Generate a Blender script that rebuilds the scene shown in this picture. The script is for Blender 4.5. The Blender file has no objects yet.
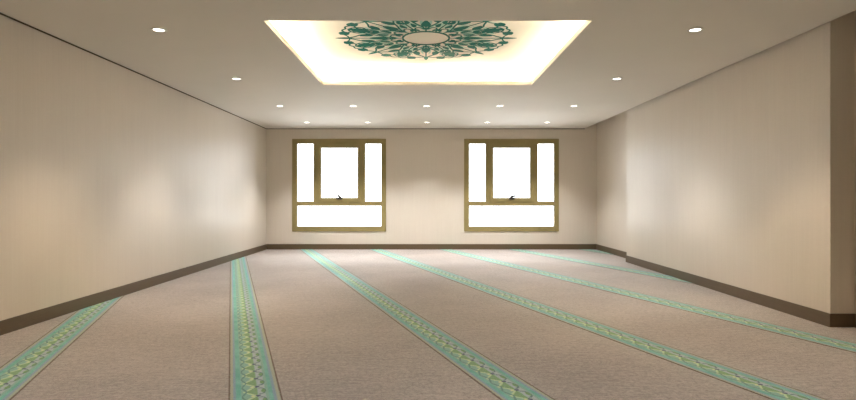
import bpy, bmesh, math, random
from mathutils import Vector
random.seed(4)
S = bpy.context.scene
C = S.collection

# ------------------------------------------------------------------ dimensions (metres)
H = 2.818            # ceiling
EYE = 1.198
XL, XR = -3.72, 3.98 # side walls
XP = 3.755           # face of the thicker stretch of the right wall
YP0, YP1 = 5.30, 10.68
YB = 13.30           # window wall
YF = -1.6            # wall behind the camera
XC = 3.705           # straight right edge of the ceiling; an open slot lies between it and the set-back wall
HW = H + .30         # walls run up past the ceiling
BB = 0.125           # baseboard height

SKY, COVE, LENSE = 7.4, 92.0, 6.0
BEAM = {5.49: 130.0, 7.74: 150.0, 10.03: 84.0, 12.20: 218.0, 1.2: 185.0}   # lamp power by row, balanced per row; the last one is added fill
TINT = {5.49: (1, .80, .56), 7.74: (1, .97, .92), 10.03: (1, .99, .97), 12.20: (1, 1, 1), 1.2: (1, .95, .85)}

# ------------------------------------------------------------------ helpers
def obj(name, bm, mat=None, parent=None, smooth=False):
    bmesh.ops.recalc_face_normals(bm, faces=bm.faces[:])
    me = bpy.data.meshes.new(name)
    bm.to_mesh(me); bm.free()
    if smooth:
        for p in me.polygons: p.use_smooth = True
    o = bpy.data.objects.new(name, me); C.objects.link(o)
    for m in (mat if isinstance(mat, (list, tuple)) else [mat]):
        if m: me.materials.append(m)
    if parent: o.parent = parent
    return o

def struct(name, bm, mat, parent=None):
    o = obj(name, bm, mat, parent)
    if not parent: o['kind'] = 'structure'
    return o

def bx(bm, x0, x1, y0, y1, z0, z1, bevel=0.0):
    v = [bm.verts.new((x, y, z)) for z in (z0, z1) for y in (y0, y1) for x in (x0, x1)]
    fs = [(0,1,3,2), (4,6,7,5), (0,4,5,1), (2,3,7,6), (0,2,6,4), (1,5,7,3)]
    faces = [bm.faces.new([v[i] for i in f]) for f in fs]
    if bevel:
        ed = list({e for f in faces for e in f.edges})
        bmesh.ops.bevel(bm, geom=ed, offset=bevel, segments=2, profile=0.5, affect='EDGES')

def prism(bm, pts, z0, z1):
    a = [bm.verts.new((x, y, z0)) for x, y in pts]
    b = [bm.verts.new((x, y, z1)) for x, y in pts]
    n = len(pts)
    bm.faces.new(a[::-1]); bm.faces.new(b)
    for i in range(n):
        j = (i + 1) % n
        bm.faces.new((a[i], a[j], b[j], b[i]))

def lathe(bm, prof, n=40, c=(0, 0, 0)):
    rings = []
    for r, z in prof:
        rings.append([bm.verts.new((c[0] + r*math.cos(2*math.pi*k/n), c[1] + r*math.sin(2*math.pi*k/n), c[2] + z)) for k in range(n)]
                     if r > 1e-6 else [bm.verts.new((c[0], c[1], c[2] + z))])
    for A, B in zip(rings, rings[1:]):
        for k in range(n):
            q = (k + 1) % n
            a = [A[k], A[q]] if len(A) > 1 else [A[0]]
            b = [B[q], B[k]] if len(B) > 1 else [B[0]]
            if len(a) + len(b) >= 3: bm.faces.new(a + b)

# ------------------------------------------------------------------ node maths
class E:
    def __init__(s, nt, sock): s.nt, s.s = nt, sock
    def _m(s, op, *o, clamp=False):
        n = s.nt.nodes.new('ShaderNodeMath'); n.operation = op; n.use_clamp = clamp
        for i, x in enumerate((s,) + o):
            if isinstance(x, E): s.nt.links.new(x.s, n.inputs[i])
            else: n.inputs[i].default_value = x
        return E(s.nt, n.outputs[0])
    def __add__(s, o): return s._m('ADD', o)
    def __sub__(s, o): return s._m('SUBTRACT', o)
    def __mul__(s, o): return s._m('MULTIPLY', o)
    def __truediv__(s, o): return s._m('DIVIDE', o)
    def fract(s): return s._m('FRACT')
    def abs(s): return s._m('ABSOLUTE')
    def sqrt(s): return s._m('SQRT')
    def sin(s): return s._m('SINE')
    def ramp(s, a, b):          # 0 below a, 1 above b
        n = s.nt.nodes.new('ShaderNodeMapRange'); n.interpolation_type = 'SMOOTHSTEP'
        s.nt.links.new(s.s, n.inputs[0]); n.inputs[1].default_value = a; n.inputs[2].default_value = b
        return E(s.nt, n.outputs[0])
    def band(s, a, b, w=.012): return s.ramp(a - w, a + w) * (s.ramp(b - w, b + w) * -1.0 + 1.0)

def lin(r, g, b):
    f = lambda c: (c/255/12.92 if c/255 <= .04045 else ((c/255 + .055)/1.055)**2.4)
    return (f(r), f(g), f(b), 1)

def new_mat(name, color=(.8,.8,.8,1), rough=.6, spec=.5, metal=0.0):
    m = bpy.data.materials.new(name); m.use_nodes = True
    b = m.node_tree.nodes['Principled BSDF']
    b.inputs['Base Color'].default_value = color
    b.inputs['Roughness'].default_value = rough
    b.inputs['Specular IOR Level'].default_value = spec
    b.inputs['Metallic'].default_value = metal
    return m, m.node_tree, b

def mix(nt, fac, a, b):
    n = nt.nodes.new('ShaderNodeMix'); n.data_type = 'RGBA'
    for i, x in ((0, fac), (6, a), (7, b)):
        if isinstance(x, E): nt.links.new(x.s, n.inputs[i])
        elif hasattr(x, 'is_output'): nt.links.new(x, n.inputs[i])
        else: n.inputs[i].default_value = x
    return n.outputs[2]

def coord(nt, scale=(1,1,1), kind='Object'):
    t = nt.nodes.new('ShaderNodeTexCoord'); mp = nt.nodes.new('ShaderNodeMapping')
    mp.inputs['Scale'].default_value = scale
    nt.links.new(t.outputs[kind], mp.inputs[0]); return mp.outputs[0]

def noise(nt, vec, scale, detail=2.0, rough=.5):
    n = nt.nodes.new('ShaderNodeTexNoise'); n.inputs['Scale'].default_value = scale
    n.inputs['Detail'].default_value = detail; n.inputs['Roughness'].default_value = rough
    nt.links.new(vec, n.inputs['Vector']); return E(nt, n.outputs['Fac'])

def bump(nt, b, h, strength, dist):
    n = nt.nodes.new('ShaderNodeBump'); n.inputs['Strength'].default_value = strength; n.inputs['Distance'].default_value = dist
    nt.links.new(h.s, n.inputs['Height']); nt.links.new(n.outputs[0], b.inputs['Normal'])

# ------------------------------------------------------------------ materials
def m_wall():
    m, nt, b = new_mat('linen_wallpaper', rough=.42, spec=.35)
    streak = noise(nt, coord(nt, (60, 60, 1.2)), 1.0, 3.0)
    weave = noise(nt, coord(nt, (14, 14, 160)), 1.0, 2.0)
    broad = noise(nt, coord(nt, (3.5, 3.5, .12)), 1.0, 1.0)
    f = (streak * .5 + weave * .3 + broad * .2).ramp(.30, .70)
    nt.links.new(mix(nt, f, (.630, .560, .480, 1), (.670, .600, .518, 1)), b.inputs['Base Color'])
    bump(nt, b, streak + weave * .6, .12, .002)
    return m

def m_ceiling():
    m, nt, b = new_mat('ceiling_paint', rough=.75, spec=.2)
    f = noise(nt, coord(nt), 2.2, 3.0)
    nt.links.new(mix(nt, f, (.735, .69, .635, 1), (.765, .72, .665, 1)), b.inputs['Base Color'])
    bump(nt, b, noise(nt, coord(nt), 160, 2), .05, .001)
    return m

def m_coffer():
    m, nt, b = new_mat('coffer_paint', (.86, .805, .71, 1), .7, .2)
    bump(nt, b, noise(nt, coord(nt), 160, 2), .04, .001)
    return m

STRIPE_A = math.atan(.342)
def m_carpet():
    m, nt, b = new_mat('taupe_carpet', rough=.85, spec=.25)
    c = coord(nt)
    mp = c.node; mp.inputs['Rotation'].default_value = (0, 0, -STRIPE_A)
    fine = noise(nt, c, 240, 3.0, .65)
    tuft = noise(nt, c, 55, 3.0, .6)
    broad = noise(nt, c, 1.1, 3.0, .55)
    rc = coord(nt, (4, 95, 1)); rc.node.inputs['Rotation'].default_value = (0, 0, -STRIPE_A)
    rib = noise(nt, rc, 1.0, 2.0, .5)
    clump = noise(nt, c, 24, 4.0, .7)
    f = (fine * .15 + tuft * .25 + broad * .12 + rib * .20 + clump * .28).ramp(.38, .62)
    nt.links.new(mix(nt, f, (.235, .195, .172, 1), (.560, .485, .440, 1)), b.inputs['Base Color'])
    b.inputs['Sheen Weight'].default_value = .5
    b.inputs['Sheen Roughness'].default_value = .4
    b.inputs['Sheen Tint'].default_value = (.93, .95, 1, 1)
    bump(nt, b, fine + tuft + rib, .5, .006)
    return m

def m_stripe():
    m, nt, b = new_mat('woven_teal_border', rough=.8, spec=.25)
    uv = nt.nodes.new('ShaderNodeUVMap'); uv.uv_map = 'UVMap'
    sp = nt.nodes.new('ShaderNodeSeparateXYZ'); nt.links.new(uv.outputs[0], sp.inputs[0])
    c = coord(nt)
    w1 = noise(nt, c, 70, 2.0) - .5
    w2 = noise(nt, coord(nt, (1.07, .93, 1)), 85, 2.0) - .5
    u = E(nt, sp.outputs[0]) + w1 * .045
    v = E(nt, sp.outputs[1]) + w2 * .13
    p = v.fract()
    tri = ((p - .5).abs() * 2.0)                       # 1 at the repeat line, 0 half way
    aqua, aqua2 = lin(108, 178, 168), lin(80, 163, 150)
    col = mix(nt, noise(nt, c, 9, 3).ramp(.35, .65), aqua, aqua2)
    col = mix(nt, u.band(.035, .10), col, lin(158, 160, 140))          # pale inner edges
    col = mix(nt, u.band(.89, .965), col, lin(160, 164, 144))
    col = mix(nt, u.band(.09, .14) + u.band(.84, .90), col, lin(125, 150, 172))
    col = mix(nt, u.band(.24, .76), col, lin(124, 168, 156))           # middle field
    # left half: yellow-green triangles with cream outlines
    edge = tri * .24 + .29
    col = mix(nt, u.band(.29, .55) * ((u - edge).ramp(-.01, .01)), col, lin(112, 152, 98))
    col = mix(nt, u.band(.28, .55) * (((u - edge).abs().ramp(.018, .045)) * -1.0 + 1.0), col, lin(186, 204, 162))
    t2 = ((v + .5).fract() - .5).abs() * 2.0
    col = mix(nt, u.band(.25, .36) * ((u - (t2 * .10 + .25)).abs().ramp(.012, .032) * -1.0 + 1.0), col, lin(78, 128, 118))
    # right half: pale field with dark teal arcs
    col = mix(nt, u.band(.56, .70), col, lin(165, 176, 182))
    arc = (((u - .60) * (u - .60)) * 1.0 + ((p - .5) * (p - .5)) * .10).sqrt()
    col = mix(nt, arc.band(.092, .118, .010) * u.ramp(.56, .60), col, lin(48, 92, 96))
    leaf = (((u - .665) * (u - .665)) * 2.4 + ((p - .5) * (p - .5)) * .10).sqrt()
    col = mix(nt, leaf.ramp(.05, .075) * -1.0 + 1.0, col, lin(96, 140, 84))
    # navy dots between the two halves, little yellow blossoms beside them
    q = ((v + .5).fract() - .5)
    dot = (((u - .555) * (u - .555)) + (q * q) * .33).sqrt()
    col = mix(nt, dot.ramp(.040, .060) * -1.0 + 1.0, col, lin(30, 38, 92))
    blo = (((u - .455) * (u - .455)) + (q * q) * .33).sqrt()
    col = mix(nt, blo.ramp(.022, .045) * -1.0 + 1.0, col, lin(216, 208, 150))
    # brown edge lines
    col = mix(nt, (u.ramp(.030, .042) * -1.0 + 1.0) + u.ramp(.958, .970), col, lin(92, 62, 44))
    col = mix(nt, noise(nt, coord(nt, (1.1, 1, 1)), 48, 3.0, .7).ramp(.52, .75) * .55, col, lin(128, 168, 160))
    fz = noise(nt, c, 230, 3.0, .65).ramp(.3, .7) * .45
    hsv = nt.nodes.new('ShaderNodeHueSaturation'); nt.links.new(col, hsv.inputs['Color'])
    nt.links.new((fz + .95).s, hsv.inputs['Value']); hsv.inputs['Saturation'].default_value = 1.0
    nt.links.new(hsv.outputs[0], b.inputs['Base Color'])
    b.inputs['Sheen Weight'].default_value = .35
    b.inputs['Sheen Roughness'].default_value = .45
    bump(nt, b, noise(nt, c, 230, 3.0, .65), .5, .005)
    return m

def m_grain(name, c0, c1, rough, spec, scale=(6, 6, 6), metal=0.0):
    m, nt, b = new_mat(name, rough=rough, spec=spec, metal=metal)
    f = noise(nt, coord(nt, scale), 3.0, 3.0)
    nt.links.new(mix(nt, f, c0, c1), b.inputs['Base Color'])
    return m

def m_emit(name, color, strength):
    m, nt, b = new_mat(name, color, .4, .3)
    b.inputs['Emission Color'].default_value = color
    b.inputs['Emission Strength'].default_value = strength
    return m

def m_glass():
    m = bpy.data.materials.new('window_glass'); m.use_nodes = True
    nt = m.node_tree; nt.nodes.clear()
    out = nt.nodes.new('ShaderNodeOutputMaterial'); mx = nt.nodes.new('ShaderNodeMixShader')
    tr = nt.nodes.new('ShaderNodeBsdfTransparent'); tr.inputs[0].default_value = (.97, .98, .98, 1)
    gl = nt.nodes.new('ShaderNodeBsdfGlossy'); gl.inputs['Roughness'].default_value = .03
    fr = nt.nodes.new('ShaderNodeFresnel'); fr.inputs[0].default_value = 1.35
    nt.links.new(fr.outputs[0], mx.inputs[0]); nt.links.new(tr.outputs[0], mx.inputs[1]); nt.links.new(gl.outputs[0], mx.inputs[2])
    nt.links.new(mx.outputs[0], out.inputs[0]); return m

WALL, CEIL, COFFER, CARPET, STRIPE = m_wall(), m_ceiling(), m_coffer(), m_carpet(), m_stripe()
BASE = m_grain('baseboard_brown', (.098, .066, .034, 1), (.128, .090, .050, 1), .45, .4, (2, 2, 30))
GAP = m_grain('dark_shadow_gap', (.085, .062, .040, 1), (.105, .078, .052, 1), .8, .1)
FRAME = m_grain('olive_bronze_frame', (.262, .205, .080, 1), (.300, .238, .102, 1), .45, .3, (3, 3, 3))
BEAD = m_grain('cream_glazing_bead', (.60, .56, .48, 1), (.66, .62, .54, 1), .5, .4)
DARK = m_grain('dark_handle_metal', (.030, .026, .022, 1), (.050, .044, .038, 1), .35, .5)
WHITE = m_grain('white_fitting', (.78, .76, .72, 1), (.82, .80, .76, 1), .45, .4)
TEAL = m_grain('deep_teal_paint', (.001, .120, .092, 1), (.003, .170, .132, 1), .7, .08, (5, 5, 5))
AQUA = m_grain('pale_aqua_paint', (.42, .66, .58, 1), (.50, .72, .64, 1), .7, .08, (5, 5, 5))
GLASS = m_glass()
LED = m_emit('cove_led', (1, .94, .78, 1), COVE)
LENS = m_emit('downlight_lens', (1, .93, .82, 1), LENSE)

# ------------------------------------------------------------------ floor: fitted carpet with woven diagonal bands
bm = bmesh.new(); bx(bm, XL - .15, XR + .15, YF - .15, YB + .2, -.12, 0)
floor = struct('floor', bm, CARPET)
floor['label'] = 'taupe fitted carpet floor crossed by diagonal teal bands'; floor['category'] = 'floor'

sl = .342; width = .325; spacing = 1.614
ca, sa = math.cos(STRIPE_A), math.sin(STRIPE_A)
stripe_words = {-2: None, -1: 'teal woven band cutting the near left corner', 0: 'teal woven band running along the left wall side',
                1: 'teal woven band starting below the left window', 2: 'teal woven band starting between the two windows',
                3: 'teal woven band running towards the right wall end', 4: 'faint teal band meeting the long right wall',
                5: 'short faint teal band in the far right corner'}
for k in range(-2, 6):
    xc = -1.010 + spacing * k                              # centre where y = 3.385
    at = lambda y, s: (xc - sl * (y - 3.385) + s * width / 2, y)
    bm = bmesh.new()
    y0, y1 = YF, YB
    prism(bm, [at(y0, -1), at(y0, 1), at(y1, 1), at(y1, -1)], -.001, .0025)
    def cut(co, no):
        g = bm.verts[:] + bm.edges[:] + bm.faces[:]
        bmesh.ops.bisect_plane(bm, geom=g, plane_co=co, plane_no=no, clear_outer=True)
    cut((XL + .012, 0, 0), (-1, 0, 0)); cut((XR - .012, 0, 0), (1, 0, 0))
    if k in (3, 4): pass
    if not bm.verts: bm.free(); continue
    if max(v.co.y for v in bm.verts) - min(v.co.y for v in bm.verts) < .05: bm.free(); continue
    uvl = bm.loops.layers.uv.new('UVMap')
    for f in bm.faces:
        for l in f.loops:
            x, y = l.vert.co.x, l.vert.co.y
            u = (x - (xc - sl * (y - 3.385))) / width + .5
            v = (y * ca - (x - xc) * sa) / .172 + k * .37
            l[uvl].uv = (u, v)
    o = obj('border_stripe', bm, STRIPE, floor)
    if stripe_words.get(k): o['label'] = stripe_words[k]

# ------------------------------------------------------------------ walls
WT = .15
bm = bmesh.new(); bx(bm, XL - WT, XL, YF - WT, YB + WT, 0, HW)
struct('wall_left', bm, WALL)
bm = bmesh.new()
prism(bm, [(XR, YF - WT), (XR + WT, YF - WT), (XR + WT, YB + WT), (XR, YB + WT), (XR, YP1), (XP, YP1), (XP, YP0), (XR, YP0)], 0, HW)
struct('wall_right', bm, WALL)
bm = bmesh.new(); bx(bm, XL, XR, YF - WT, YF, 0, HW)
struct('wall_front', bm, WALL)

W = [(-3.118, -.931), (.887, 3.095)]; WZ0, WZ1 = .420, 2.575
bm = bmesh.new()
xs = [XL, W[0][0], W[0][1], W[1][0], W[1][1], XR]
for i in range(5):
    if i in (1, 3):
        bx(bm, xs[i], xs[i+1], YB, YB + WT, 0, WZ0); bx(bm, xs[i], xs[i+1], YB, YB + WT, WZ1, HW)
    else:
        bx(bm, xs[i], xs[i+1], YB, YB + WT, 0, HW)
struct('wall_back', bm, WALL)

# baseboards
t = .014
bm = bmesh.new(); bx(bm, XL, XL + t, YF, YB, 0, BB, .002); struct('baseboard_left', bm, BASE)
bm = bmesh.new(); bx(bm, XL + t, XR - t, YB - t, YB, 0, BB, .002); struct('baseboard_back', bm, BASE)
bm = bmesh.new()
prism(bm, [(XR, YF), (XR, YP0), (XP, YP0), (XP, YP1), (XR, YP1), (XR, YB), (XR - t, YB), (XR - t, YP1 + t), (XP - t, YP1 + t),
           (XP - t, YP0 - t), (XR - t, YP0 - t), (XR - t, YF)], 0, BB)
struct('baseboard_right', bm, BASE)
bm = bmesh.new(); bx(bm, XL + t, XR - t, YF, YF + t, 0, BB, .002); struct('baseboard_front', bm, BASE)

# dark strip whose colour stands in for gap shade under the ceiling edge
g, gh = .004, .016
bm = bmesh.new(); bx(bm, XL, XL + g, YF, YB, H - gh, H); struct('gap_shade_strip_1', bm, GAP)
bm = bmesh.new(); bx(bm, XL + g, XC, YB - g, YB, H - gh, H); struct('gap_shade_strip_2', bm, GAP)

# ------------------------------------------------------------------ ceiling with lit coffer
CX0, CX1, CY0, CY1 = -1.485, 1.515, 5.215, 8.180      # opening
LIPH, LEDGE, TOP = .060, .30, .255
bm = bmesh.new()
X0, X1, Y0, Y1 = XL, XC, YF, YB
T = .02
bx(bm, X0, CX0, Y0, Y1, H, H + T); bx(bm, CX1, X1, Y0, Y1, H, H + T)
bx(bm, CX0, CX1, Y0, CY0, H, H + T); bx(bm, CX0, CX1, CY1, Y1, H, H + T)
ceiling = struct('ceiling', bm, CEIL)

bm = bmesh.new(); bx(bm, XC, XR, YF, YB, HW - .02, HW); bx(bm, XC - .012, XC, YF, YB, H + T, HW)
obj('slot_lining', bm, CEIL, ceiling)

def frame_ring(bm, x0, x1, y0, y1, t, z0, z1):        # rectangular ring standing outside x0..y1
    bx(bm, x0 - t, x0, y0 - t, y1 + t, z0, z1); bx(bm, x1, x1 + t, y0 - t, y1 + t, z0, z1)
    bx(bm, x0, x1, y0 - t, y0, z0, z1); bx(bm, x0, x1, y1, y1 + t, z0, z1)
bm = bmesh.new(); frame_ring(bm, CX0, CX1, CY0, CY1, .014, H + T, H + LIPH)
obj('coffer_lip', bm, COFFER, ceiling)
bm = bmesh.new(); frame_ring(bm, CX0 - LEDGE, CX1 + LEDGE, CY0 - LEDGE, CY1 + LEDGE, .02, H + T, H + TOP)
obj('coffer_side', bm, COFFER, ceiling)
bm = bmesh.new(); bx(bm, CX0 - LEDGE - .02, CX1 + LEDGE + .02, CY0 - LEDGE - .02, CY1 + LEDGE + .02, H + TOP, H + TOP + .02)
obj('coffer_panel', bm, COFFER, ceiling)
d = .19
for a, b_, c_, e in ((CX0 - d - .02, CX0 - d, CY0, CY1), (CX1 + d, CX1 + d + .02, CY0, CY1),
                     (CX0, CX1, CY0 - d - .02, CY0 - d), (CX0, CX1, CY1 + d, CY1 + d + .02)):
    bm = bmesh.new(); bx(bm, a, b_, c_, e, H + T, H + T + .008)
    obj('light_strip', bm, LED, ceiling)

# ------------------------------------------------------------------ arabesque medallion on the coffer panel
MC = (0.0, 6.69, H + TOP)
med = bpy.data.objects.new('ceiling_medallion', None); C.objects.link(med); med.location = MC
med['label'] = 'round teal arabesque rosette in the middle of the lit ceiling recess'; med['category'] = 'ceiling medallion'

MR = .965
def P(a, r):            # angle in degrees off the petal axis, radius
    return Vector((MR * r * math.cos(math.radians(a)), MR * r * math.sin(math.radians(a))))
def spline(pts, n=10):
    out = []
    q = [pts[0] * 2 - pts[1]] + pts + [pts[-1] * 2 - pts[-2]]
    for i in range(1, len(q) - 2):
        p0, p1, p2, p3 = q[i-1:i+3]
        for k in range(n):
            s = k / n
            out.append(.5 * ((2*p1) + (p2 - p0)*s + (2*p0 - 5*p1 + 4*p2 - p3)*s*s + (3*p1 - p0 - 3*p2 + p3)*s**3))
    out.append(pts[-1]); return out
def ribbon(bm, pts, wf, th, thin=1.08):
    n = len(pts); L = []
    for i, p in enumerate(pts):
        tdir = (pts[min(i+1, n-1)] - pts[max(i-1, 0)]).normalized(); nn = Vector((-tdir.y, tdir.x))
        w = max(wf(i / (n - 1)) * thin, .0008)
        L.append([bm.verts.new((q.x, q.y, z)) for z in (0, -th) for q in (p + nn*w, p - nn*w)])
    for A, B in zip(L, L[1:]):
        for i, j in ((0, 1), (1, 3), (3, 2), (2, 0)): bm.faces.new((A[i], A[j], B[j], B[i]))
    for A in (L[0], L[-1]): bm.faces.new((A[0], A[1], A[3], A[2]))
def line(w): return lambda s: w
def leafw(w, p=1.0): return lambda s: w * math.sin(math.pi * s ** p) ** .8 if 0 < s < 1 else 0
def mir(pts, m): return [Vector((p.x, p.y * m)) for p in pts]

def palmette_bm():
    bm = bmesh.new()
    ribbon(bm, spline([P(0, .28), P(0, .6), P(0, .97)]), line(.008), .0025)
    ribbon(bm, spline([P(0, .92), P(0, 1.0), P(0, 1.10)]), leafw(.026, .7), .003)
    ribbon(bm, spline([P(0, .46), P(0, .56), P(0, .70)]), leafw(.050, .75), .0035)
    for m in (1, -1):
        ribbon(bm, spline(mir([P(0, .93), P(5, .945), P(9, .985), P(13, 1.01)], m)), line(.008), .0025)
        ribbon(bm, spline(mir([P(8.5, 1.03), P(11.5, .99), P(14.5, .93)], m)), leafw(.060, 1.1), .003)
    return bm
def vine_bm(m):
    bm = bmesh.new()
    ribbon(bm, spline(mir([P(1, .36), P(5, .46), P(11, .58), P(13, .68), P(10.5, .78), P(5, .85), P(1, .93)], m)), line(.010), .0025)
    ribbon(bm, spline(mir([P(12.5, .64), P(10, .72), P(6.5, .80)], m)), leafw(.042, .8), .003)
    ribbon(bm, spline(mir([P(13, .68), P(17, .77), P(18, .88), P(15, .94)], m)), line(.009), .0025)
    ribbon(bm, spline(mir([P(22.5, .34), P(16, .425), P(9, .43), P(3.5, .37)], m)), line(.009), .0025)
    ribbon(bm, spline(mir([P(17, .46), P(15, .53), P(16.5, .61)], m)), leafw(.026, .8), .003)
    return bm
def boundary_bm():
    bm = bmesh.new()
    c = 22.5
    ribbon(bm, spline([P(c, .29), P(c, .5), P(c, .76)]), line(.008), .0025)
    ribbon(bm, spline([P(c, .70), P(c, .83), P(c, .98)]), leafw(.062, .8), .0035)
    for m in (1, -1):
        ribbon(bm, spline([P(c, .72), P(c + 3.5*m, .76), P(c + 7.5*m, .84), P(c + 4.5*m, .93), P(c + 1*m, .96)]), line(.009), .0025)
        ribbon(bm, spline([P(c, 1.0), P(c - 4*m, 1.025), P(c - 8*m, .985)]), line(.009), .0025)
        ribbon(bm, spline([P(c, .60), P(c + 4*m, .66), P(c + 3*m, .745)]), leafw(.026, .9), .003)
        ribbon(bm, spline([P(c, .40), P(c + 5*m, .35), P(c + 9*m, .31)]), leafw(.020), .003)
    return bm
def tracery_bm():
    bm = bmesh.new()
    for m in (1, -1):
        ribbon(bm, spline(mir([P(3, .34), P(8, .47), P(15.5, .60), P(16.5, .72), P(13, .82)], m)), lambda s: .012, .0012)
        ribbon(bm, spline(mir([P(3, .46), P(5, .55), P(4.5, .66), P(2.5, .78)], m)), leafw(.014), .0012)
        ribbon(bm, spline(mir([P(20, .46), P(19, .56), P(20.5, .66)], m)), leafw(.014), .0012)
    return bm
bm = bmesh.new()
n = 96
ro = [.274 + .010 * abs(math.sin(8 * 2*math.pi*i/n)) for i in range(n)]
A = [[bm.verts.new((r*math.cos(2*math.pi*i/n), r*math.sin(2*math.pi*i/n), z)) for z in (0, -.008) for r in (.262, ro[i])] for i in range(n)]
for i in range(n):
    a, b_ = A[i], A[(i+1) % n]
    for p, q in ((0, 1), (1, 3), (3, 2), (2, 0)): bm.faces.new((a[p], a[q], b_[q], b_[p]))
obj('center_ring', bm, TEAL, med)
protos = [obj('palmette', palmette_bm(), TEAL, med), obj('vine', vine_bm(1), TEAL, med), obj('vine', vine_bm(-1), TEAL, med),
          obj('leaf', boundary_bm(), TEAL, med), obj('tracery', tracery_bm(), AQUA, med)]
for k in range(1, 8):
    for p in protos:
        c = p.copy(); C.objects.link(c); c.parent = med; c.rotation_euler = (0, 0, k * math.pi / 4)

# ------------------------------------------------------------------ windows
U = .0064             # one unit of the drawing below in metres
def window(n, x0, x1, label, flip):
    ref = 345.0
    kx = (x1 - x0) / ref
    X = lambda a: x0 + (a - 25) * kx
    Z = lambda b: WZ1 - (b - 35) * (WZ1 - WZ0) / 335
    yf, yb = YB - .018, YB + .07
    bm = bmesh.new()
    def bar(a0, a1, b0, b1, y0=yf, y1=yb, bv=.004): bx(bm, X(a0), X(a1), y0, y1, Z(b1), Z(b0), bv)
    bar(25, 42, 35, 370); bar(354, 370, 35, 370)
    bar(42, 354, 35, 51); bar(42, 354, 353, 370)
    w = struct('window_%d' % n, bm, FRAME); w['label'] = label; w['category'] = 'window'
    bm = bmesh.new(); bar(42, 354, 263, 276, yf + .006); obj('transom', bm, FRAME, w)
    for a in (105, 281):
        bm = bmesh.new(); bar(a, a + 11, 51, 263, yf + .006); obj('mullion', bm, FRAME, w)
    # opening sash, a little proud of the frame
    bm = bmesh.new(); y0 = yf - .006
    bar(116, 130, 50.5, 263, y0, yb - .02); bar(267, 281, 50.5, 263, y0, yb - .02)
    bar(130, 267, 50.5, 66, y0, yb - .02); bar(130, 267, 250, 263, y0, yb - .02)
    s = obj('sash', bm, FRAME, w)
    # beads
    def bead(a0, a1, b0, b1, par):
        nonlocal bm
        bm = bmesh.new(); q = 2.2
        for r in ((a0, a0 + q, b0, b1), (a1 - q, a1, b0, b1), (a0 + q, a1 - q, b0, b0 + q), (a0 + q, a1 - q, b1 - q, b1)):
            bar(*r, yf + .022, yf + .05, 0)
        obj('glazing_bead', bm, BEAD, par)
        bm = bmesh.new(); bar(a0, a1, b0, b1, yf + .05, yf + .056, 0)
        obj('pane', bm, GLASS, par)
    bead(42, 105, 51, 263, w); bead(292, 354, 51, 263, w); bead(42, 354, 276, 353, w); bead(130, 267, 66, 250, s)
    # cam handle on the bottom rail of the sash
    bm = bmesh.new()
    cx, cz = X(198), Z(252)
    bx(bm, cx - .065, cx + .065, y0 - .014, y0, cz - .014, cz + .034, .003)
    h = [(-.045, .005), (.010, .062), (.085, .066)] if flip else [(.060, 0), (.015, .050), (-.035, .088)]
    h = [Vector((cx + a, y0 - .022, cz + b)) for a, b in h]
    for p, q in zip(h, h[1:]):
        dv = (q - p).normalized(); nn = Vector((-dv.z, 0, dv.x)) * .024; yy = Vector((0, .012, 0))
        v = [bm.verts.new(e + sx * nn + sy * yy) for e in (p - dv*.008, q + dv*.008) for sx, sy in ((-1,-1), (1,-1), (1,1), (-1,1))]
        for f in ((0,1,2,3), (7,6,5,4), (0,4,5,1), (1,5,6,2), (2,6,7,3), (3,7,4,0)): bm.faces.new([v[i] for i in f])
    ho = obj('handle', bm, DARK, s)
    return w
window(1, *W[0], 'left olive framed window with side panes and a central opening sash', False)
window(2, *W[1], 'right olive framed window with side panes and a central opening sash', True)

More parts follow.
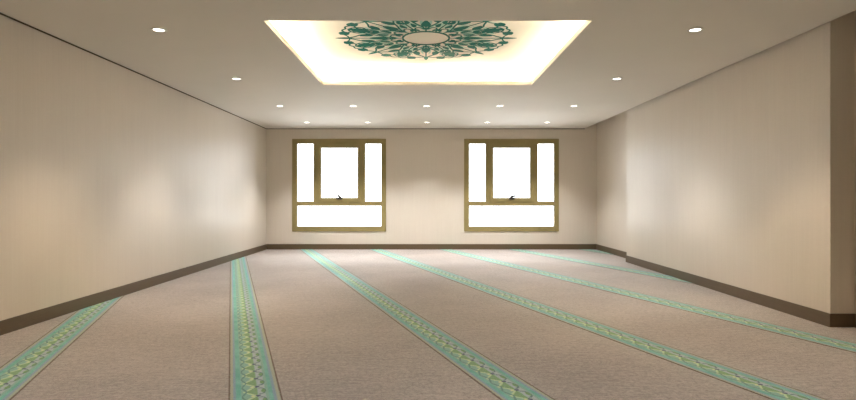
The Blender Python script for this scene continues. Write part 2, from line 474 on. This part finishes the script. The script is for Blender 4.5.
# ------------------------------------------------------------------ downlights
def make_downlight():
    e = bpy.data.objects.new('downlight', None); C.objects.link(e)
    bm = bmesh.new()
    lathe(bm, [(.050, 0), (.072, 0), (.072, -.003), (.066, -.007), (.054, -.007), (.050, -.004), (.050, 0)], 40)
    obj('trim_ring', bm, WHITE, e, True)
    bm = bmesh.new(); lathe(bm, [(0, -.0005), (.0495, -.0005), (.0495, -.004), (0, -.0055)], 36)
    obj('lens', bm, LENS, e)
    return e
def spot(x, y, power, size=94, blend=.7):
    l = bpy.data.lights.new('downlight_and_fill_beam', 'SPOT'); l.energy = power; l.color = TINT[y]
    l.spot_size = math.radians(size); l.spot_blend = blend; l.shadow_soft_size = .05
    o = bpy.data.objects.new('downlight_and_fill_beam', l); C.objects.link(o); o.location = (x, y, H - .03)
rows = {5.49: [(-2.57, 'recessed ceiling spotlight left of the lit recess, nearest to the viewer'),
               (2.59, 'recessed ceiling spotlight right of the lit recess, nearest to the viewer')],
        7.74: [(-2.57, 'recessed ceiling spotlight beside the far left corner of the lit recess'),
               (2.59, 'recessed ceiling spotlight beside the far right corner of the lit recess')],
        10.03: [(-2.57, 'leftmost ceiling spotlight of the five in the row behind the lit recess'),
                (-1.28, 'second spotlight from the left in the row just behind the lit recess'),
                (.01, 'middle ceiling spotlight of the row just behind the lit recess'),
                (1.30, 'second spotlight from the right in the row just behind the lit recess'),
                (2.60, 'rightmost ceiling spotlight of the five in the row behind the lit recess')],
        12.20: [(-2.55, 'leftmost ceiling spotlight of the five in the row by the window wall'),
                (-1.25, 'ceiling spotlight by the window wall near the left window\'s right edge'),
                (.02, 'middle ceiling spotlight of the row by the window wall, between the windows'),
                (1.31, 'ceiling spotlight by the window wall near the right window\'s left edge'),
                (2.59, 'rightmost ceiling spotlight of the five in the row by the window wall')]}
proto = None
for y, items in rows.items():
    for x, lab in items:
        if proto is None:
            o = proto = make_downlight()
        else:
            o = proto.copy(); C.objects.link(o)
            for ch in list(proto.children):
                c = ch.copy(); C.objects.link(c); c.parent = o
        o.location = (x, y, H)
        o['label'] = lab; o['category'] = 'ceiling light'; o['group'] = 'recessed ceiling spotlights'
        spot(x, y, BEAM[y])
for x in (-2.57, 0, 2.59):                         # unseen fill beams without fixtures, added overhead to light the foreground
    spot(x, 1.2, BEAM[1.2], 140, 1.0)

# ------------------------------------------------------------------ daylight
w = bpy.data.worlds.new('overcast'); S.world = w; w.use_nodes = True
bg = w.node_tree.nodes['Background']; bg.inputs[0].default_value = (.97, .98, 1.0, 1); bg.inputs[1].default_value = SKY
for x0, x1 in W:
    l = bpy.data.lights.new('window_portal', 'AREA'); l.shape = 'RECTANGLE'; l.size = x1 - x0; l.size_y = WZ1 - WZ0
    l.cycles.is_portal = True
    o = bpy.data.objects.new('window_portal', l); C.objects.link(o)
    o.location = ((x0 + x1)/2, YB + .12, (WZ0 + WZ1)/2); o.rotation_euler = (-math.pi/2, 0, 0)

# ------------------------------------------------------------------ camera
cam = bpy.data.cameras.new('camera'); cam.lens = 24; cam.sensor_width = 36; cam.sensor_fit = 'HORIZONTAL'
cam.shift_x = 2/856; cam.shift_y = -2/856; cam.clip_start = .05
co = bpy.data.objects.new('camera', cam); C.objects.link(co)
co.location = (0, 0, EYE); co.rotation_euler = (math.pi/2, 0, 0)
S.camera = co

S.view_settings.view_transform = 'Standard'; S.view_settings.look = 'None'
S.view_settings.gamma = 1; S.view_settings.use_curve_mapping = False
S.view_settings.exposure = 0
S.cycles.max_bounces = 10; S.cycles.diffuse_bounces = 6; S.cycles.sample_clamp_indirect = 60
S.cycles.use_denoising = True
